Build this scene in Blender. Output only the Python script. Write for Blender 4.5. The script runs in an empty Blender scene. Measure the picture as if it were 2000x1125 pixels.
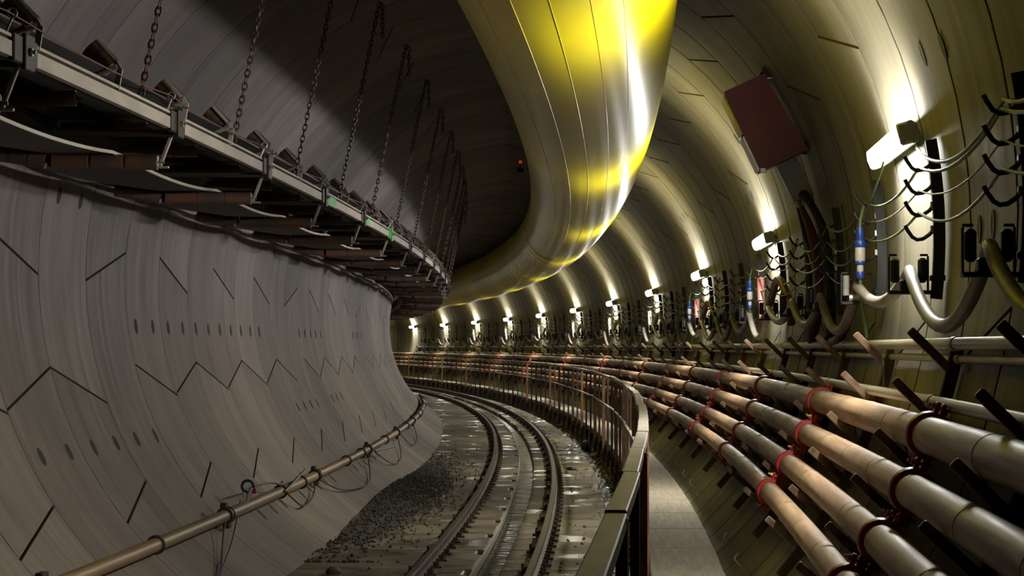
import bpy, math, random
from mathutils import Matrix, Vector
random.seed(4)
PI = math.pi
rad = math.radians
SC = bpy.context.scene
COL = SC.collection

# ---------------------------------------------------------------- camera, world, exposure
R = 477.0                      # plan radius of the tunnel axis, curving to the left
def frame(s):                  # local frame on the tunnel axis: x outward (right), y along, z up
    th = s / R
    return Matrix.Translation((R * math.cos(th) - R, R * math.sin(th), 0)) @ Matrix.Rotation(th, 4, 'Z')
def P(u, s, w):
    th = s / R
    return Vector(((R + u) * math.cos(th) - R, (R + u) * math.sin(th), w))

cam = bpy.data.cameras.new('camera')
cam.sensor_width = 36.0
cam.lens = 4546 / 2000 * 36.0
cam.clip_start, cam.clip_end = 0.2, 400
camo = bpy.data.objects.new('camera', cam)
COL.objects.link(camo)
camo.location = (1.627, 0, -0.581)
camo.rotation_euler = (PI / 2 + 0.02547, 0, 0.08659)
SC.camera = camo
wd = bpy.data.worlds.new('tunnel_dark')
SC.world = wd
wd.use_nodes = True
wd.node_tree.nodes['Background'].inputs[0].default_value = (0.03, 0.028, 0.02, 1)
wd.node_tree.nodes['Background'].inputs[1].default_value = 0.02
vs = SC.view_settings
vs.view_transform = 'Standard'
vs.look = 'None'
vs.gamma = 1
vs.use_curve_mapping = False
vs.exposure = -0.28
LAMP_GLOW = 260.0               # radiance of the tube lamps

# ---------------------------------------------------------------- materials
def mat(name, col, rough=0.6, metal=0.0, col2=None, scale=(4, 4, 4), detail=4, coord='Object', bump=0.0,
        rough2=None, blotch=None, blotch_scale=1.5, spec=0.5, lo=0.35, hi=0.65, coat=0.0, rnd=True):
    m = bpy.data.materials.new(name)
    m.use_nodes = True
    nt = m.node_tree
    N = nt.nodes; L = nt.links
    b = N['Principled BSDF']
    b.inputs['Roughness'].default_value = rough
    b.inputs['Metallic'].default_value = metal
    b.inputs['Specular IOR Level'].default_value = spec
    b.inputs['Coat Weight'].default_value = coat
    b.inputs['Coat Roughness'].default_value = 0.12
    tc = N.new('ShaderNodeTexCoord')
    mp = N.new('ShaderNodeMapping')
    mp.inputs['Scale'].default_value = scale
    L.new(tc.outputs[coord], mp.inputs[0])
    if rnd:
        oi = N.new('ShaderNodeObjectInfo')
        mu = N.new('ShaderNodeMath'); mu.operation = 'MULTIPLY'; mu.inputs[1].default_value = 57.0
        L.new(oi.outputs['Random'], mu.inputs[0])
        cb = N.new('ShaderNodeCombineXYZ')
        L.new(mu.outputs[0], cb.inputs[0]); L.new(mu.outputs[0], cb.inputs[2])
        L.new(cb.outputs[0], mp.inputs['Location'])
    nz = N.new('ShaderNodeTexNoise')
    nz.inputs['Scale'].default_value = 1.0
    nz.inputs['Detail'].default_value = detail
    L.new(mp.outputs[0], nz.inputs['Vector'])
    mr = N.new('ShaderNodeMapRange')
    mr.inputs['From Min'].default_value = lo
    mr.inputs['From Max'].default_value = hi
    L.new(nz.outputs['Fac'], mr.inputs['Value'])
    mx = N.new('ShaderNodeMix'); mx.data_type = 'RGBA'
    mx.inputs[6].default_value = (*col, 1)
    mx.inputs[7].default_value = (*(col2 or col), 1)
    L.new(mr.outputs[0], mx.inputs[0])
    out = mx.outputs[2]
    if blotch:
        n2 = N.new('ShaderNodeTexNoise')
        n2.inputs['Scale'].default_value = blotch_scale
        n2.inputs['Detail'].default_value = 3
        mp2 = N.new('ShaderNodeMapping')
        L.new(tc.outputs[coord], mp2.inputs[0])
        if rnd: L.new(cb.outputs[0], mp2.inputs['Location'])
        L.new(mp2.outputs[0], n2.inputs['Vector'])
        m2 = N.new('ShaderNodeMapRange')
        m2.inputs['From Min'].default_value = 0.48
        m2.inputs['From Max'].default_value = 0.68
        L.new(n2.outputs['Fac'], m2.inputs['Value'])
        x2 = N.new('ShaderNodeMix'); x2.data_type = 'RGBA'
        L.new(m2.outputs[0], x2.inputs[0])
        L.new(out, x2.inputs[6])
        x2.inputs[7].default_value = (*blotch, 1)
        out = x2.outputs[2]
    L.new(out, b.inputs['Base Color'])
    if rough2 is not None:
        r = N.new('ShaderNodeMapRange')
        r.inputs['From Min'].default_value = lo
        r.inputs['From Max'].default_value = hi
        r.inputs['To Min'].default_value = rough
        r.inputs['To Max'].default_value = rough2
        L.new(nz.outputs['Fac'], r.inputs['Value'])
        L.new(r.outputs[0], b.inputs['Roughness'])
    if bump:
        bp = N.new('ShaderNodeBump')
        bp.inputs['Strength'].default_value = 0.6
        bp.inputs['Distance'].default_value = bump
        L.new(nz.outputs['Fac'], bp.inputs['Height'])
        L.new(bp.outputs[0], b.inputs['Normal'])
    return m

def lining_material():
    """precast concrete: streaked round the ring, each piece its own shade, olive on the lamp side and grey on the other"""
    m = bpy.data.materials.new('precast_concrete')
    m.use_nodes = True
    N = m.node_tree.nodes; L = m.node_tree.links
    b = N['Principled BSDF']
    uv = N.new('ShaderNodeUVMap'); uv.uv_map = 'UVMap'
    oi = N.new('ShaderNodeObjectInfo')
    mu = N.new('ShaderNodeMath'); mu.operation = 'MULTIPLY'; mu.inputs[1].default_value = 83.0
    L.new(oi.outputs['Random'], mu.inputs[0])
    cb = N.new('ShaderNodeCombineXYZ')
    L.new(mu.outputs[0], cb.inputs[2])
    def noise(sc, det, rough=0.5):
        mp = N.new('ShaderNodeMapping'); mp.inputs['Scale'].default_value = sc
        L.new(uv.outputs[0], mp.inputs[0]); L.new(cb.outputs[0], mp.inputs['Location'])
        n = N.new('ShaderNodeTexNoise'); n.inputs['Scale'].default_value = 1; n.inputs['Detail'].default_value = det
        n.inputs['Roughness'].default_value = rough
        L.new(mp.outputs[0], n.inputs['Vector'])
        return n.outputs['Fac']
    def rng(src, a, c, lo=0.0, hi=1.0):
        r = N.new('ShaderNodeMapRange')
        r.inputs['From Min'].default_value = a; r.inputs['From Max'].default_value = c
        r.inputs['To Min'].default_value = lo; r.inputs['To Max'].default_value = hi
        L.new(src, r.inputs['Value']); return r.outputs[0]
    def mix(f, a, c, blend='MIX'):
        x = N.new('ShaderNodeMix'); x.data_type = 'RGBA'; x.blend_type = blend
        L.new(f, x.inputs[0]) if not isinstance(f, float) else setattr(x.inputs[0], 'default_value', f)
        for s, v in ((x.inputs[6], a), (x.inputs[7], c)):
            if isinstance(v, tuple): s.default_value = (*v, 1)
            else: L.new(v, s)
        return x.outputs[2]
    streak = noise((0.35, 13.0, 1), 5, 0.6)
    cloud = noise((0.9, 1.6, 1), 4)
    stain = noise((0.55, 3.2, 1), 5, 0.65)
    sep = N.new('ShaderNodeSeparateXYZ'); L.new(uv.outputs[0], sep.inputs[0])
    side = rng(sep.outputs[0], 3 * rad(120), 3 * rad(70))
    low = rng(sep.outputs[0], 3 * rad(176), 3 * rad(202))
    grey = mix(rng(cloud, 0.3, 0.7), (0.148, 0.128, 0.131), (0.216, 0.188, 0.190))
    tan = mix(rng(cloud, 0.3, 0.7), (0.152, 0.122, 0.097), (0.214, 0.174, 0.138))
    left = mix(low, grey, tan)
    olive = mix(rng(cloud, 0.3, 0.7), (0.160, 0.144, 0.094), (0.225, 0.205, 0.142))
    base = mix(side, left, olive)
    base = mix(rng(streak, 0.35, 0.7, 0.0, 0.10), base, (0.075, 0.066, 0.056))
    base = mix(rng(stain, 0.54, 0.72, 0.0, 0.5), base, (0.06, 0.055, 0.052))
    base = mix(rng(stain, 0.42, 0.25, 0.0, 0.30), base, (0.30, 0.285, 0.26))
    hs = N.new('ShaderNodeHueSaturation')
    L.new(base, hs.inputs['Color'])
    L.new(rng(oi.outputs['Random'], 0, 1, 0.80, 1.14), hs.inputs['Value'])
    L.new(hs.outputs[0], b.inputs['Base Color'])
    gl = rng(side, 0, 1, 0.66, 0.64)
    ad = N.new('ShaderNodeMath'); ad.operation = 'MULTIPLY_ADD'
    L.new(rng(streak, 0.3, 0.7, -0.10, 0.10), ad.inputs[0]); ad.inputs[1].default_value = 1.0
    L.new(gl, ad.inputs[2])
    L.new(ad.outputs[0], b.inputs['Roughness'])
    b.inputs['Specular IOR Level'].default_value = 0.22
    bp = N.new('ShaderNodeBump'); bp.inputs['Strength'].default_value = 0.05; bp.inputs['Distance'].default_value = 0.006
    L.new(streak, bp.inputs['Height']); L.new(bp.outputs[0], b.inputs['Normal'])
    return m

def emission(name, col, strength):
    m = bpy.data.materials.new(name); m.use_nodes = True
    b = m.node_tree.nodes['Principled BSDF']
    b.inputs['Base Color'].default_value = (*col, 1)
    b.inputs['Emission Color'].default_value = (*col, 1)
    b.inputs['Emission Strength'].default_value = strength
    return m

M = {}
M['lining'] = lining_material()
M['dark'] = mat('black_rubber', (0.012, 0.012, 0.012), 0.6)
M['joint'] = mat('dark_joint_grime', (0.07, 0.062, 0.05), 0.9)
M['pocket'] = mat('pocket_shade', (0.035, 0.032, 0.03), 0.9)  # dark tone stands for the shade inside the recessed pockets
M['slab'] = mat('track_slab_concrete', (0.20, 0.162, 0.108), 0.75, col2=(0.09, 0.07, 0.042), scale=(1.5, 1.1, 1), detail=4, rough2=0.22, bump=0.002, blotch=(0.10, 0.09, 0.035), lo=0.44, hi=0.62)
M['walk'] = mat('walkway_concrete', (0.42, 0.365, 0.28), 0.8, col2=(0.31, 0.27, 0.21), scale=(34, 2.0, 4), bump=0.004)
M['bed'] = mat('wet_bed', (0.06, 0.055, 0.035), 0.7, col2=(0.035, 0.033, 0.02), scale=(5, 5, 5), bump=0.02, rough2=0.3)
M['water'] = mat('wet_channel', (0.10, 0.095, 0.07), 0.16, col2=(0.06, 0.055, 0.035), scale=(6, 9, 1), bump=0.006, rough2=0.45, rnd=False)
M['lip'] = mat('channel_edge', (0.42, 0.39, 0.33), 0.5)
M['rail'] = mat('rail_steel', (0.085, 0.06, 0.038), 0.5, 0.3, col2=(0.045, 0.034, 0.024), scale=(12, 3, 12))
M['railtop'] = mat('polished_rail', (0.16, 0.13, 0.09), 0.4, 0.8)
M['rust'] = mat('rusty_steel', (0.24, 0.10, 0.035), 0.72, 0.1, col2=(0.08, 0.04, 0.02), scale=(18, 18, 9), bump=0.003)
M['oldsteel'] = mat('old_dark_steel', (0.085, 0.045, 0.022), 0.65, 0.2, col2=(0.035, 0.024, 0.016), scale=(18, 18, 9))
M['handrail'] = mat('worn_handrail', (0.46, 0.42, 0.385), 0.5, 0.0, col2=(0.34, 0.30, 0.26), scale=(20, 3, 20))
M['armsteel'] = mat('brown_arm_steel', (0.20, 0.125, 0.075), 0.6, 0.1, col2=(0.08, 0.045, 0.025), scale=(14, 14, 14))
M['pipe'] = mat('tan_steel_pipe', (0.375, 0.25, 0.16), 0.46, col2=(0.24, 0.145, 0.08), scale=(26, 0.9, 26), detail=5, blotch=(0.38, 0.24, 0.13), blotch_scale=1.7, bump=0.002, rough2=0.6)
M['conduit'] = mat('grey_conduit', (0.33, 0.31, 0.22), 0.42, col2=(0.26, 0.24, 0.16), scale=(20, 1, 20))
M['clamp'] = mat('red_clamp_paint', (0.42, 0.018, 0.022), 0.42, col2=(0.24, 0.012, 0.014), scale=(30, 30, 30))
M['seal'] = mat('black_coupling', (0.03, 0.018, 0.016), 0.6, 0.2)
M['brass'] = mat('brass_bolt', (0.55, 0.40, 0.12), 0.35, 0.9)
M['galv'] = mat('galvanised_steel', (0.52, 0.50, 0.46), 0.38, 0.6, col2=(0.40, 0.38, 0.34), scale=(20, 20, 20))
M['yellow'] = mat('yellow_duct_film', (0.72, 0.61, 0.0), 0.35, col2=(0.66, 0.55, 0.0), scale=(1.3, 0.5, 1.3), spec=0.36, coat=0.0, rnd=False)
M['belt'] = mat('black_belt', (0.012, 0.012, 0.015), 0.55, col2=(0.020, 0.019, 0.021), scale=(20, 1, 20))
M['beltedge'] = mat('pale_belt_edge', (0.36, 0.34, 0.28), 0.6)
M['cream'] = mat('cream_painted_steel', (0.42, 0.37, 0.31), 0.5, col2=(0.30, 0.26, 0.215), scale=(6, 2, 6))
M['plate'] = mat('dark_joint_plate', (0.030, 0.022, 0.014), 0.6, 0.1)
M['roller'] = mat('rusty_roller', (0.15, 0.07, 0.04), 0.6, col2=(0.07, 0.06, 0.05), scale=(5, 0.6, 0.6), lo=0.4, hi=0.6)
M['wing'] = mat('brown_roller', (0.12, 0.065, 0.035), 0.55, col2=(0.06, 0.04, 0.028), scale=(9, 9, 9))
M['chain'] = mat('rusty_chain', (0.13, 0.075, 0.05), 0.5, 0.5, col2=(0.07, 0.045, 0.035), scale=(30, 30, 30))
M['cord'] = mat('red_cord', (0.13, 0.04, 0.03), 0.6)
M['green'] = mat('green_paint', (0.05, 0.42, 0.07), 0.5)
M['gcable'] = mat('green_yellow_cable', (0.03, 0.085, 0.03), 0.55, col2=(0.10, 0.115, 0.04), scale=(1.5, 1.5, 1.5))
M['wcable'] = mat('grey_power_cable', (0.25, 0.235, 0.21), 0.55, col2=(0.14, 0.12, 0.10), scale=(3, 3, 3))
M['bcable'] = mat('black_cable', (0.02, 0.022, 0.02), 0.5)
M['rhose'] = mat('dark_red_hose', (0.10, 0.022, 0.018), 0.55)
M['blue'] = mat('blue_plastic', (0.010, 0.035, 0.17), 0.4)
M['offwhite'] = mat('off_white_plastic', (0.32, 0.30, 0.25), 0.5)
M['redbox'] = mat('dark_red_paint', (0.19, 0.025, 0.018), 0.5, col2=(0.14, 0.02, 0.016), scale=(3, 3, 3))
M['ypaint'] = mat('yellow_paint', (0.62, 0.50, 0.02), 0.4)
M['greybox'] = mat('grey_lamp_body', (0.20, 0.21, 0.21), 0.5, 0.3)
M['stone'] = mat('dirty_gravel', (0.075, 0.06, 0.04), 0.8, col2=(0.03, 0.027, 0.02), scale=(9, 9, 9))
M['oldpipe'] = mat('ochre_pipe', (0.24, 0.15, 0.06), 0.5, col2=(0.15, 0.095, 0.045), scale=(14, 0.8, 14), bump=0.002)
M['lens'] = emission('lamp_diffuser', (1.0, 0.97, 0.90), LAMP_GLOW)
M['redlens'] = emission('red_signal', (1.0, 0.10, 0.04), 0.3)

# ---------------------------------------------------------------- mesh helpers
class MB:
    def __init__(self): self.v = []; self.f = []
    def add(self, v, f):
        o = len(self.v); self.v += [tuple(x) for x in v]; self.f += [tuple(i + o for i in q) for q in f]; return self
    def box(self, c, d, rot=None):
        hx, hy, hz = d[0] / 2, d[1] / 2, d[2] / 2
        vs_ = [Vector((x * hx, y * hy, z * hz)) for x in (-1, 1) for y in (-1, 1) for z in (-1, 1)]
        if rot is not None: vs_ = [rot @ q for q in vs_]
        c = Vector(c)
        return self.add([q + c for q in vs_], [(0, 1, 3, 2), (4, 6, 7, 5), (0, 4, 5, 1), (2, 3, 7, 6), (0, 2, 6, 4), (1, 5, 7, 3)])
    def bbox(self, c, d, b=0.004, rot=None):
        """box with chamfered edges"""
        hx, hy, hz = d[0] / 2, d[1] / 2, d[2] / 2
        pts = []; 
        for x in (-1, 1):
            for y in (-1, 1):
                for z in (-1, 1):
                    pts += [Vector((x * hx, y * (hy - b), z * (hz - b))), Vector((x * (hx - b), y * hy, z * (hz - b))), Vector((x * (hx - b), y * (hy - b), z * hz))]
        def i(x, y, z, k): return ((x * 2 + y) * 2 + z) * 3 + k
        f = []
        f += [(i(0,0,0,0), i(0,0,1,0), i(0,1,1,0), i(0,1,0,0)), (i(1,0,0,0), i(1,1,0,0), i(1,1,1,0), i(1,0,1,0))]
        f += [(i(0,0,0,1), i(1,0,0,1), i(1,0,1,1), i(0,0,1,1)), (i(0,1,0,1), i(0,1,1,1), i(1,1,1,1), i(1,1,0,1))]
        f += [(i(0,0,0,2), i(0,1,0,2), i(1,1,0,2), i(1,0,0,2)), (i(0,0,1,2), i(1,0,1,2), i(1,1,1,2), i(0,1,1,2))]
        for a in (0, 1):
            for c2 in (0, 1):
                f += [(i(a,c2,0,0), i(a,c2,1,0), i(a,c2,1,1), i(a,c2,0,1)), (i(a,0,c2,0), i(a,1,c2,0), i(a,1,c2,2), i(a,0,c2,2)), (i(0,a,c2,1), i(1,a,c2,1), i(1,a,c2,2), i(0,a,c2,2))]
                for e in (0, 1): f.append((i(a,c2,e,0), i(a,c2,e,1), i(a,c2,e,2)))
        if rot is not None: pts = [rot @ q for q in pts]
        c = Vector(c)
        return self.add([q + c for q in pts], f)
    def tube(self, pts, r, n=8, closed=False, caps=True):
        pts = [Vector(p) for p in pts]; k = len(pts); vs_ = []
        rr = r if isinstance(r, (list, tuple)) else [r] * k
        t0 = None; nrm = None
        for j in range(k):
            a = pts[(j - 1) % k] if (closed or j > 0) else pts[j]
            c = pts[(j + 1) % k] if (closed or j < k - 1) else pts[j]
            t = (c - a).normalized()
            if nrm is None:
                h = Vector((0, 0, 1)) if abs(t.z) < 0.9 else Vector((1, 0, 0))
                nrm = t.cross(h).normalized()
            else:
                nrm = (nrm - t * nrm.dot(t)).normalized()
            b = t.cross(nrm)
            for q in range(n):
                an = 2 * PI * q / n
                vs_.append(pts[j] + (nrm * math.cos(an) + b * math.sin(an)) * rr[j])
        f = []
        for j in range(k if closed else k - 1):
            j2 = (j + 1) % k
            for q in range(n):
                q2 = (q + 1) % n
                f.append((j * n + q, j * n + q2, j2 * n + q2, j2 * n + q))
        if caps and not closed:
            f.append(tuple(range(n))[::-1]); f.append(tuple((k - 1) * n + q for q in range(n)))
        return self.add(vs_, f)
    def sweep(self, prof, s0, s1, step=1.0, closed=True, caps=True, local=None):
        """profile of (u, w) carried along the curve; local = mid station to express it in that frame"""
        k = max(2, int(math.ceil((s1 - s0) / step)) + 1); n = len(prof); vs_ = []
        inv = frame(local).inverted() if local is not None else None
        for j in range(k):
            s = s0 + (s1 - s0) * j / (k - 1)
            for (u, w) in prof:
                p = P(u, s, w); vs_.append(inv @ p if inv else p)
        f = []
        for j in range(k - 1):
            for q in range(n if closed else n - 1):
                q2 = (q + 1) % n
                f.append((j * n + q, j * n + q2, (j + 1) * n + q2, (j + 1) * n + q))
        if caps and closed:
            f.append(tuple(range(n))[::-1]); f.append(tuple((k - 1) * n + q for q in range(n)))
        return self.add(vs_, f)
    def mesh(self, name, m, smooth=True, ang=35):
        me = bpy.data.meshes.new(name)
        me.from_pydata(self.v, [], self.f)
        me.validate()
        import bmesh
        bm = bmesh.new(); bm.from_mesh(me)
        bmesh.ops.recalc_face_normals(bm, faces=bm.faces); bm.to_mesh(me); bm.free()
        if m is not None: me.materials.append(m)
        if smooth:
            me.polygons.foreach_set('use_smooth', [True] * len(me.polygons))
            me.set_sharp_from_angle(angle=rad(ang))
        return me

WM = {}
def put(name, data, mw=None, parent=None, label=None, kind=None):
    o = bpy.data.objects.new(name, data)
    COL.objects.link(o)
    mw = mw if mw is not None else Matrix.Identity(4)
    WM[o.name] = mw.copy()
    if parent is not None:
        o.parent = parent
        o.matrix_basis = WM[parent.name].inverted() @ mw
    else:
        o.matrix_basis = mw
    if label: o['label'] = label
    if kind: o['kind'] = kind
    return o
def thing(name, label, cat, mw, group=None, data=None):
    o = put(name, data, mw, None, label)
    o['category'] = cat
    if group: o['group'] = group
    return o
def base(u, s, w): return frame(s) @ Matrix.Translation((u, 0, w))
def circ(u, w, r, n=16, a0=0.0): return [(u + r * math.cos(a0 + 2 * PI * k / n), w + r * math.sin(a0 + 2 * PI * k / n)) for k in range(n)]
ORD = ['first', 'second', 'third', 'fourth', 'fifth', 'sixth', 'seventh', 'eighth', 'ninth', 'tenth', 'eleventh', 'twelfth', 'thirteenth', 'fourteenth', 'fifteenth', 'sixteenth', 'seventeenth', 'eighteenth', 'nineteenth', 'twentieth']

# ---------------------------------------------------------------- tunnel lining
RT, RW, J0, SK = 3.0, 1.483, 15.264, 0.087
wall_left = put('wall_left', None, base(-2.9, 15, 0), kind='structure')
wall_right = put('wall_right', None, base(2.9, 15, 0), kind='structure')
ceiling = put('ceiling', None, base(0, 15, 3), kind='structure')
SEG = {}
def segment_mesh(e0, e1):
    """one precast segment, ends slanted: e0 / e1 = (angle at ring start, angle at ring end)"""
    if (e0, e1) in SEG: return SEG[(e0, e1)]
    lo, hi = max(e0) + 1.2, min(e1) - 1.2
    grid = [g for g in range(-80, 260, 4) if lo < g < hi] or [(lo + hi) / 2]      # shared by all rings so that neighbours meet flush
    n = len(grid) + 3
    def loop(r, gs, ga):
        out = []
        for s in (gs, RW - gs):
            tt = s / RW
            a = e0[0] + (e0[1] - e0[0]) * tt + math.degrees(ga / r)
            c = e1[0] + (e1[1] - e1[0]) * tt - math.degrees(ga / r)
            g = grid
            out.append([(rad(x), s, r) for x in [a, (a + g[0]) / 2] + g + [(c + g[-1]) / 2, c]])
        return out[0] + out[1][::-1]
    v = []; uv = []
    for r, gs, ga in ((RT, 0.012, 0.011), (RT + 0.009, 0.006, 0.006), (RT + 0.16, 0.004, 0.004)):
        for (a, s, q) in loop(r, gs, ga):
            u = q * math.cos(a)
            v.append((u, s * (1 + u / R) + SK * (u + 3), q * math.sin(a)))
            uv.append((a * 3, s))
    K = 2 * (n + 1); f = []
    for k in range(n): f.append((k, k + 1, K - 2 - k, K - 1 - k))
    for l in (0, 1):
        for k in range(K):
            k2 = (k + 1) % K
            f.append((l * K + k, (l + 1) * K + k, (l + 1) * K + k2, l * K + k2))
    me = bpy.data.meshes.new('lining_segment')
    me.from_pydata(v, [], f)
    ul = me.uv_layers.new(name='UVMap')
    for lp in me.loops: ul.data[lp.index].uv = uv[lp.vertex_index]
    me.materials.append(M['lining']); me.materials.append(M['joint'])
    for p in me.polygons:
        if p.index >= n: p.material_index = 1
    me.polygons.foreach_set('use_smooth', [True] * len(me.polygons))
    me.set_sharp_from_angle(angle=rad(28))
    SEG[(e0, e1)] = me
    return me
def joints(i):
    if i % 8 == 2: return [(-66, -66), (-12, -7), (44, 49.6), (113, 118), (181, 175.6), (248, 248)]
    if i % 4 == 3: return [(-66, -66), (-25, -20), (24.7, 30.5), (95, 89), (148, 152), (194, 200), (218.5, 213), (248, 248)]
    if i % 2 == 0: return [(-66, -66), (-8, -13), (44, 49.6), (112, 118), (175.3, 181), (199.5, 194), (248, 248)]
    return [(-66, -66), (-25, -20), (24.7, 30.5), (95, 89), (194, 200), (218.5, 213), (248, 248)]
for i in range(-9, 46):
    js = joints(i)
    for a, c in zip(js[:-1], js[1:]):
        mid = (a[0] + c[0]) / 2
        par = wall_left if mid > 138 else (ceiling if mid > 52 else wall_right)
        put('lining_segment', segment_mesh(a, c), frame(J0 + i * RW), par)
full = segment_mesh((-66, -66), (248, 248))
for i in list(range(-24, -9)) + list(range(46, 94)):
    put('lining_ring', full, frame(J0 + i * RW), wall_right)
# bolt pockets: thin discs proud of the wall, recess shade put into their colour
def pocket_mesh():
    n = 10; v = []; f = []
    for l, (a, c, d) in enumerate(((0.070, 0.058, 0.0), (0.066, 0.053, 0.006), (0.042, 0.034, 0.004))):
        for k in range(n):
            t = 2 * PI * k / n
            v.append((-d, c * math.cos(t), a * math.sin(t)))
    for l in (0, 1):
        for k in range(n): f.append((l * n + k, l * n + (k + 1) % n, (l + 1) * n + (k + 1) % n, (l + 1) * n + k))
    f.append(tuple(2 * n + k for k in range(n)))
    b = MB(); b.add(v, f); return b.mesh('pocket_shade_disc', M['pocket'])
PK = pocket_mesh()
def on_wall(s, deg, r=RT):
    a = rad(deg)
    return frame(s) @ Matrix.Translation((r * math.cos(a), 0, r * math.sin(a))) @ Matrix.Rotation(-a, 4, 'Y')
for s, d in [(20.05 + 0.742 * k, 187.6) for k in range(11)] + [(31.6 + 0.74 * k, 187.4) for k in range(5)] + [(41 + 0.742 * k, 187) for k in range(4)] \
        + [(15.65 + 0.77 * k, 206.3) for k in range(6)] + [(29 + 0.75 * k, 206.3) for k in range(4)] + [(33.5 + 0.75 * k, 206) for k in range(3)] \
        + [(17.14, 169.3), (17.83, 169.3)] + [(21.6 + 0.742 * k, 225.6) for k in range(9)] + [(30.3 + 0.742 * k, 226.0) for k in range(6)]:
    put('pocket_shade_disc', PK, on_wall(s, d), wall_left)
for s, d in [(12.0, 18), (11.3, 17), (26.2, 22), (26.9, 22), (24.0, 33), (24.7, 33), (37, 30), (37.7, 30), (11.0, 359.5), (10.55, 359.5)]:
    put('pocket_shade_disc', PK, on_wall(s, d), wall_right)

# ---------------------------------------------------------------- invert: bed, slabs, channel, gutter, walkway
FZ = -2.53
floor = put('floor', MB().sweep([(-1.9, -2.66), (1.62, -2.66), (1.62, -2.75), (-1.9, -2.75)], -16, 150, 2).mesh('floor', M['bed']), kind='structure')
BL = 1.98
def slab_mesh(u0, u1, notch, s=30.0):
    b = MB()
    c = 0.015; g = 0.008
    # outline in (u, y); rim chamfer then sides
    y0, y1 = g, BL - g
    if notch > 0: out = [(u0, y0), (u1, y0), (u1, y1 - 0.5), (u1 - notch, y1 - 0.42), (u1 - notch, y1), (u0, y1)]
    else: out = [(u0, y0), (u1, y0), (u1, y1), (u0, y1)]
    n = len(out); cx = sum(p[0] for p in out) / n; cy = sum(p[1] for p in out) / n
    def ins(p, d): return (p[0] + (d if p[0] < cx else -d), p[1] + (d if p[1] < cy else -d))
    v = [(*ins(p, c), FZ) for p in out] + [(p[0], p[1], FZ - c) for p in out] + [(p[0], p[1], -2.67) for p in out]
    f = [tuple(range(n))]
    for l in (0, 1):
        for k in range(n): f.append((l * n + k, (l + 1) * n + k, (l + 1) * n + (k + 1) % n, l * n + (k + 1) % n))
    b.add(v, f)
    return b.mesh('track_slab', M['slab'], False)
SL, SRt = slab_mesh(-1.66, -0.05, 0.07), slab_mesh(0.19, 1.15, 0)
for k in range(0, 62):
    s = 6.5 + k * BL
    put('track_slab', SL, frame(s), floor)
    put('track_slab', SRt, frame(s), floor)
put('channel_water', MB().sweep([(-0.06, -2.615), (0.2, -2.615), (0.2, -2.64), (-0.06, -2.64)], 6, 130, 1.5).mesh('channel_water', M['water']), None, floor, label='wet glistening drainage channel between the rails')
put('channel_lip', MB().sweep([(-0.048, -2.60), (-0.03, -2.60), (-0.03, FZ + 0.004), (-0.048, FZ + 0.004)], 6, 130, 1.5).mesh('channel_lip', M['lip']), None, floor, label='pale worn edge of the drainage channel')
# muddy gutter: lumpy strip
b = MB(); v = []; f = []
nu, ns = 7, 330
for j in range(ns):
    s = 8 + j * 0.36
    for q in range(nu):
        u = 1.14 + 0.34 * q / (nu - 1)
        v.append(P(u, s, -2.635 + random.random() * 0.05 + 0.02 * (q in (0, nu - 1))))
for j in range(ns - 1):
    for q in range(nu - 1): f.append((j * nu + q, j * nu + q + 1, (j + 1) * nu + q + 1, (j + 1) * nu + q))
b.add(v, f)
put('gutter_mud', b.mesh('gutter_mud', M['bed'], False), None, floor, label='dark wet mud in the gutter under the railing', kind='stuff')

walk = thing('walkway', 'narrow raised concrete walkway strip between the railing and the right wall', 'walkway', base(1.7, 16, -2.6))
b = MB()
g = 0.006
b.bbox((1.725, BL / 2, -2.225), (0.53, BL - 0.014, 0.07), 0.007)
WS = b.mesh('walkway_slab', M['walk'], False)
for k in range(0, 62):
    put('walkway_slab', WS, frame(4.86 + BL * k), walk)
put('kerb_wall', MB().sweep([(1.475, -2.262), (1.99, -2.262), (1.62, -2.68), (1.475, -2.68)], 4, 130, 1.5).mesh('kerb_wall', M['bed']), None, walk, label='dark side wall under the walkway slabs')
# bent anchors standing out of the lining beside the walkway
b = MB(); b.tube([(0.03, 0, 0), (-0.05, 0, 0.0), (-0.065, 0, 0.012), (-0.07, 0, 0.05)], 0.007, 6)
AN = b.mesh('anchor_hook', M['galv'])
for k in range(30):
    put('anchor_hook', AN, on_wall(14.7 + 1.86 * k, 314.6, 2.985), wall_right)

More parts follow.
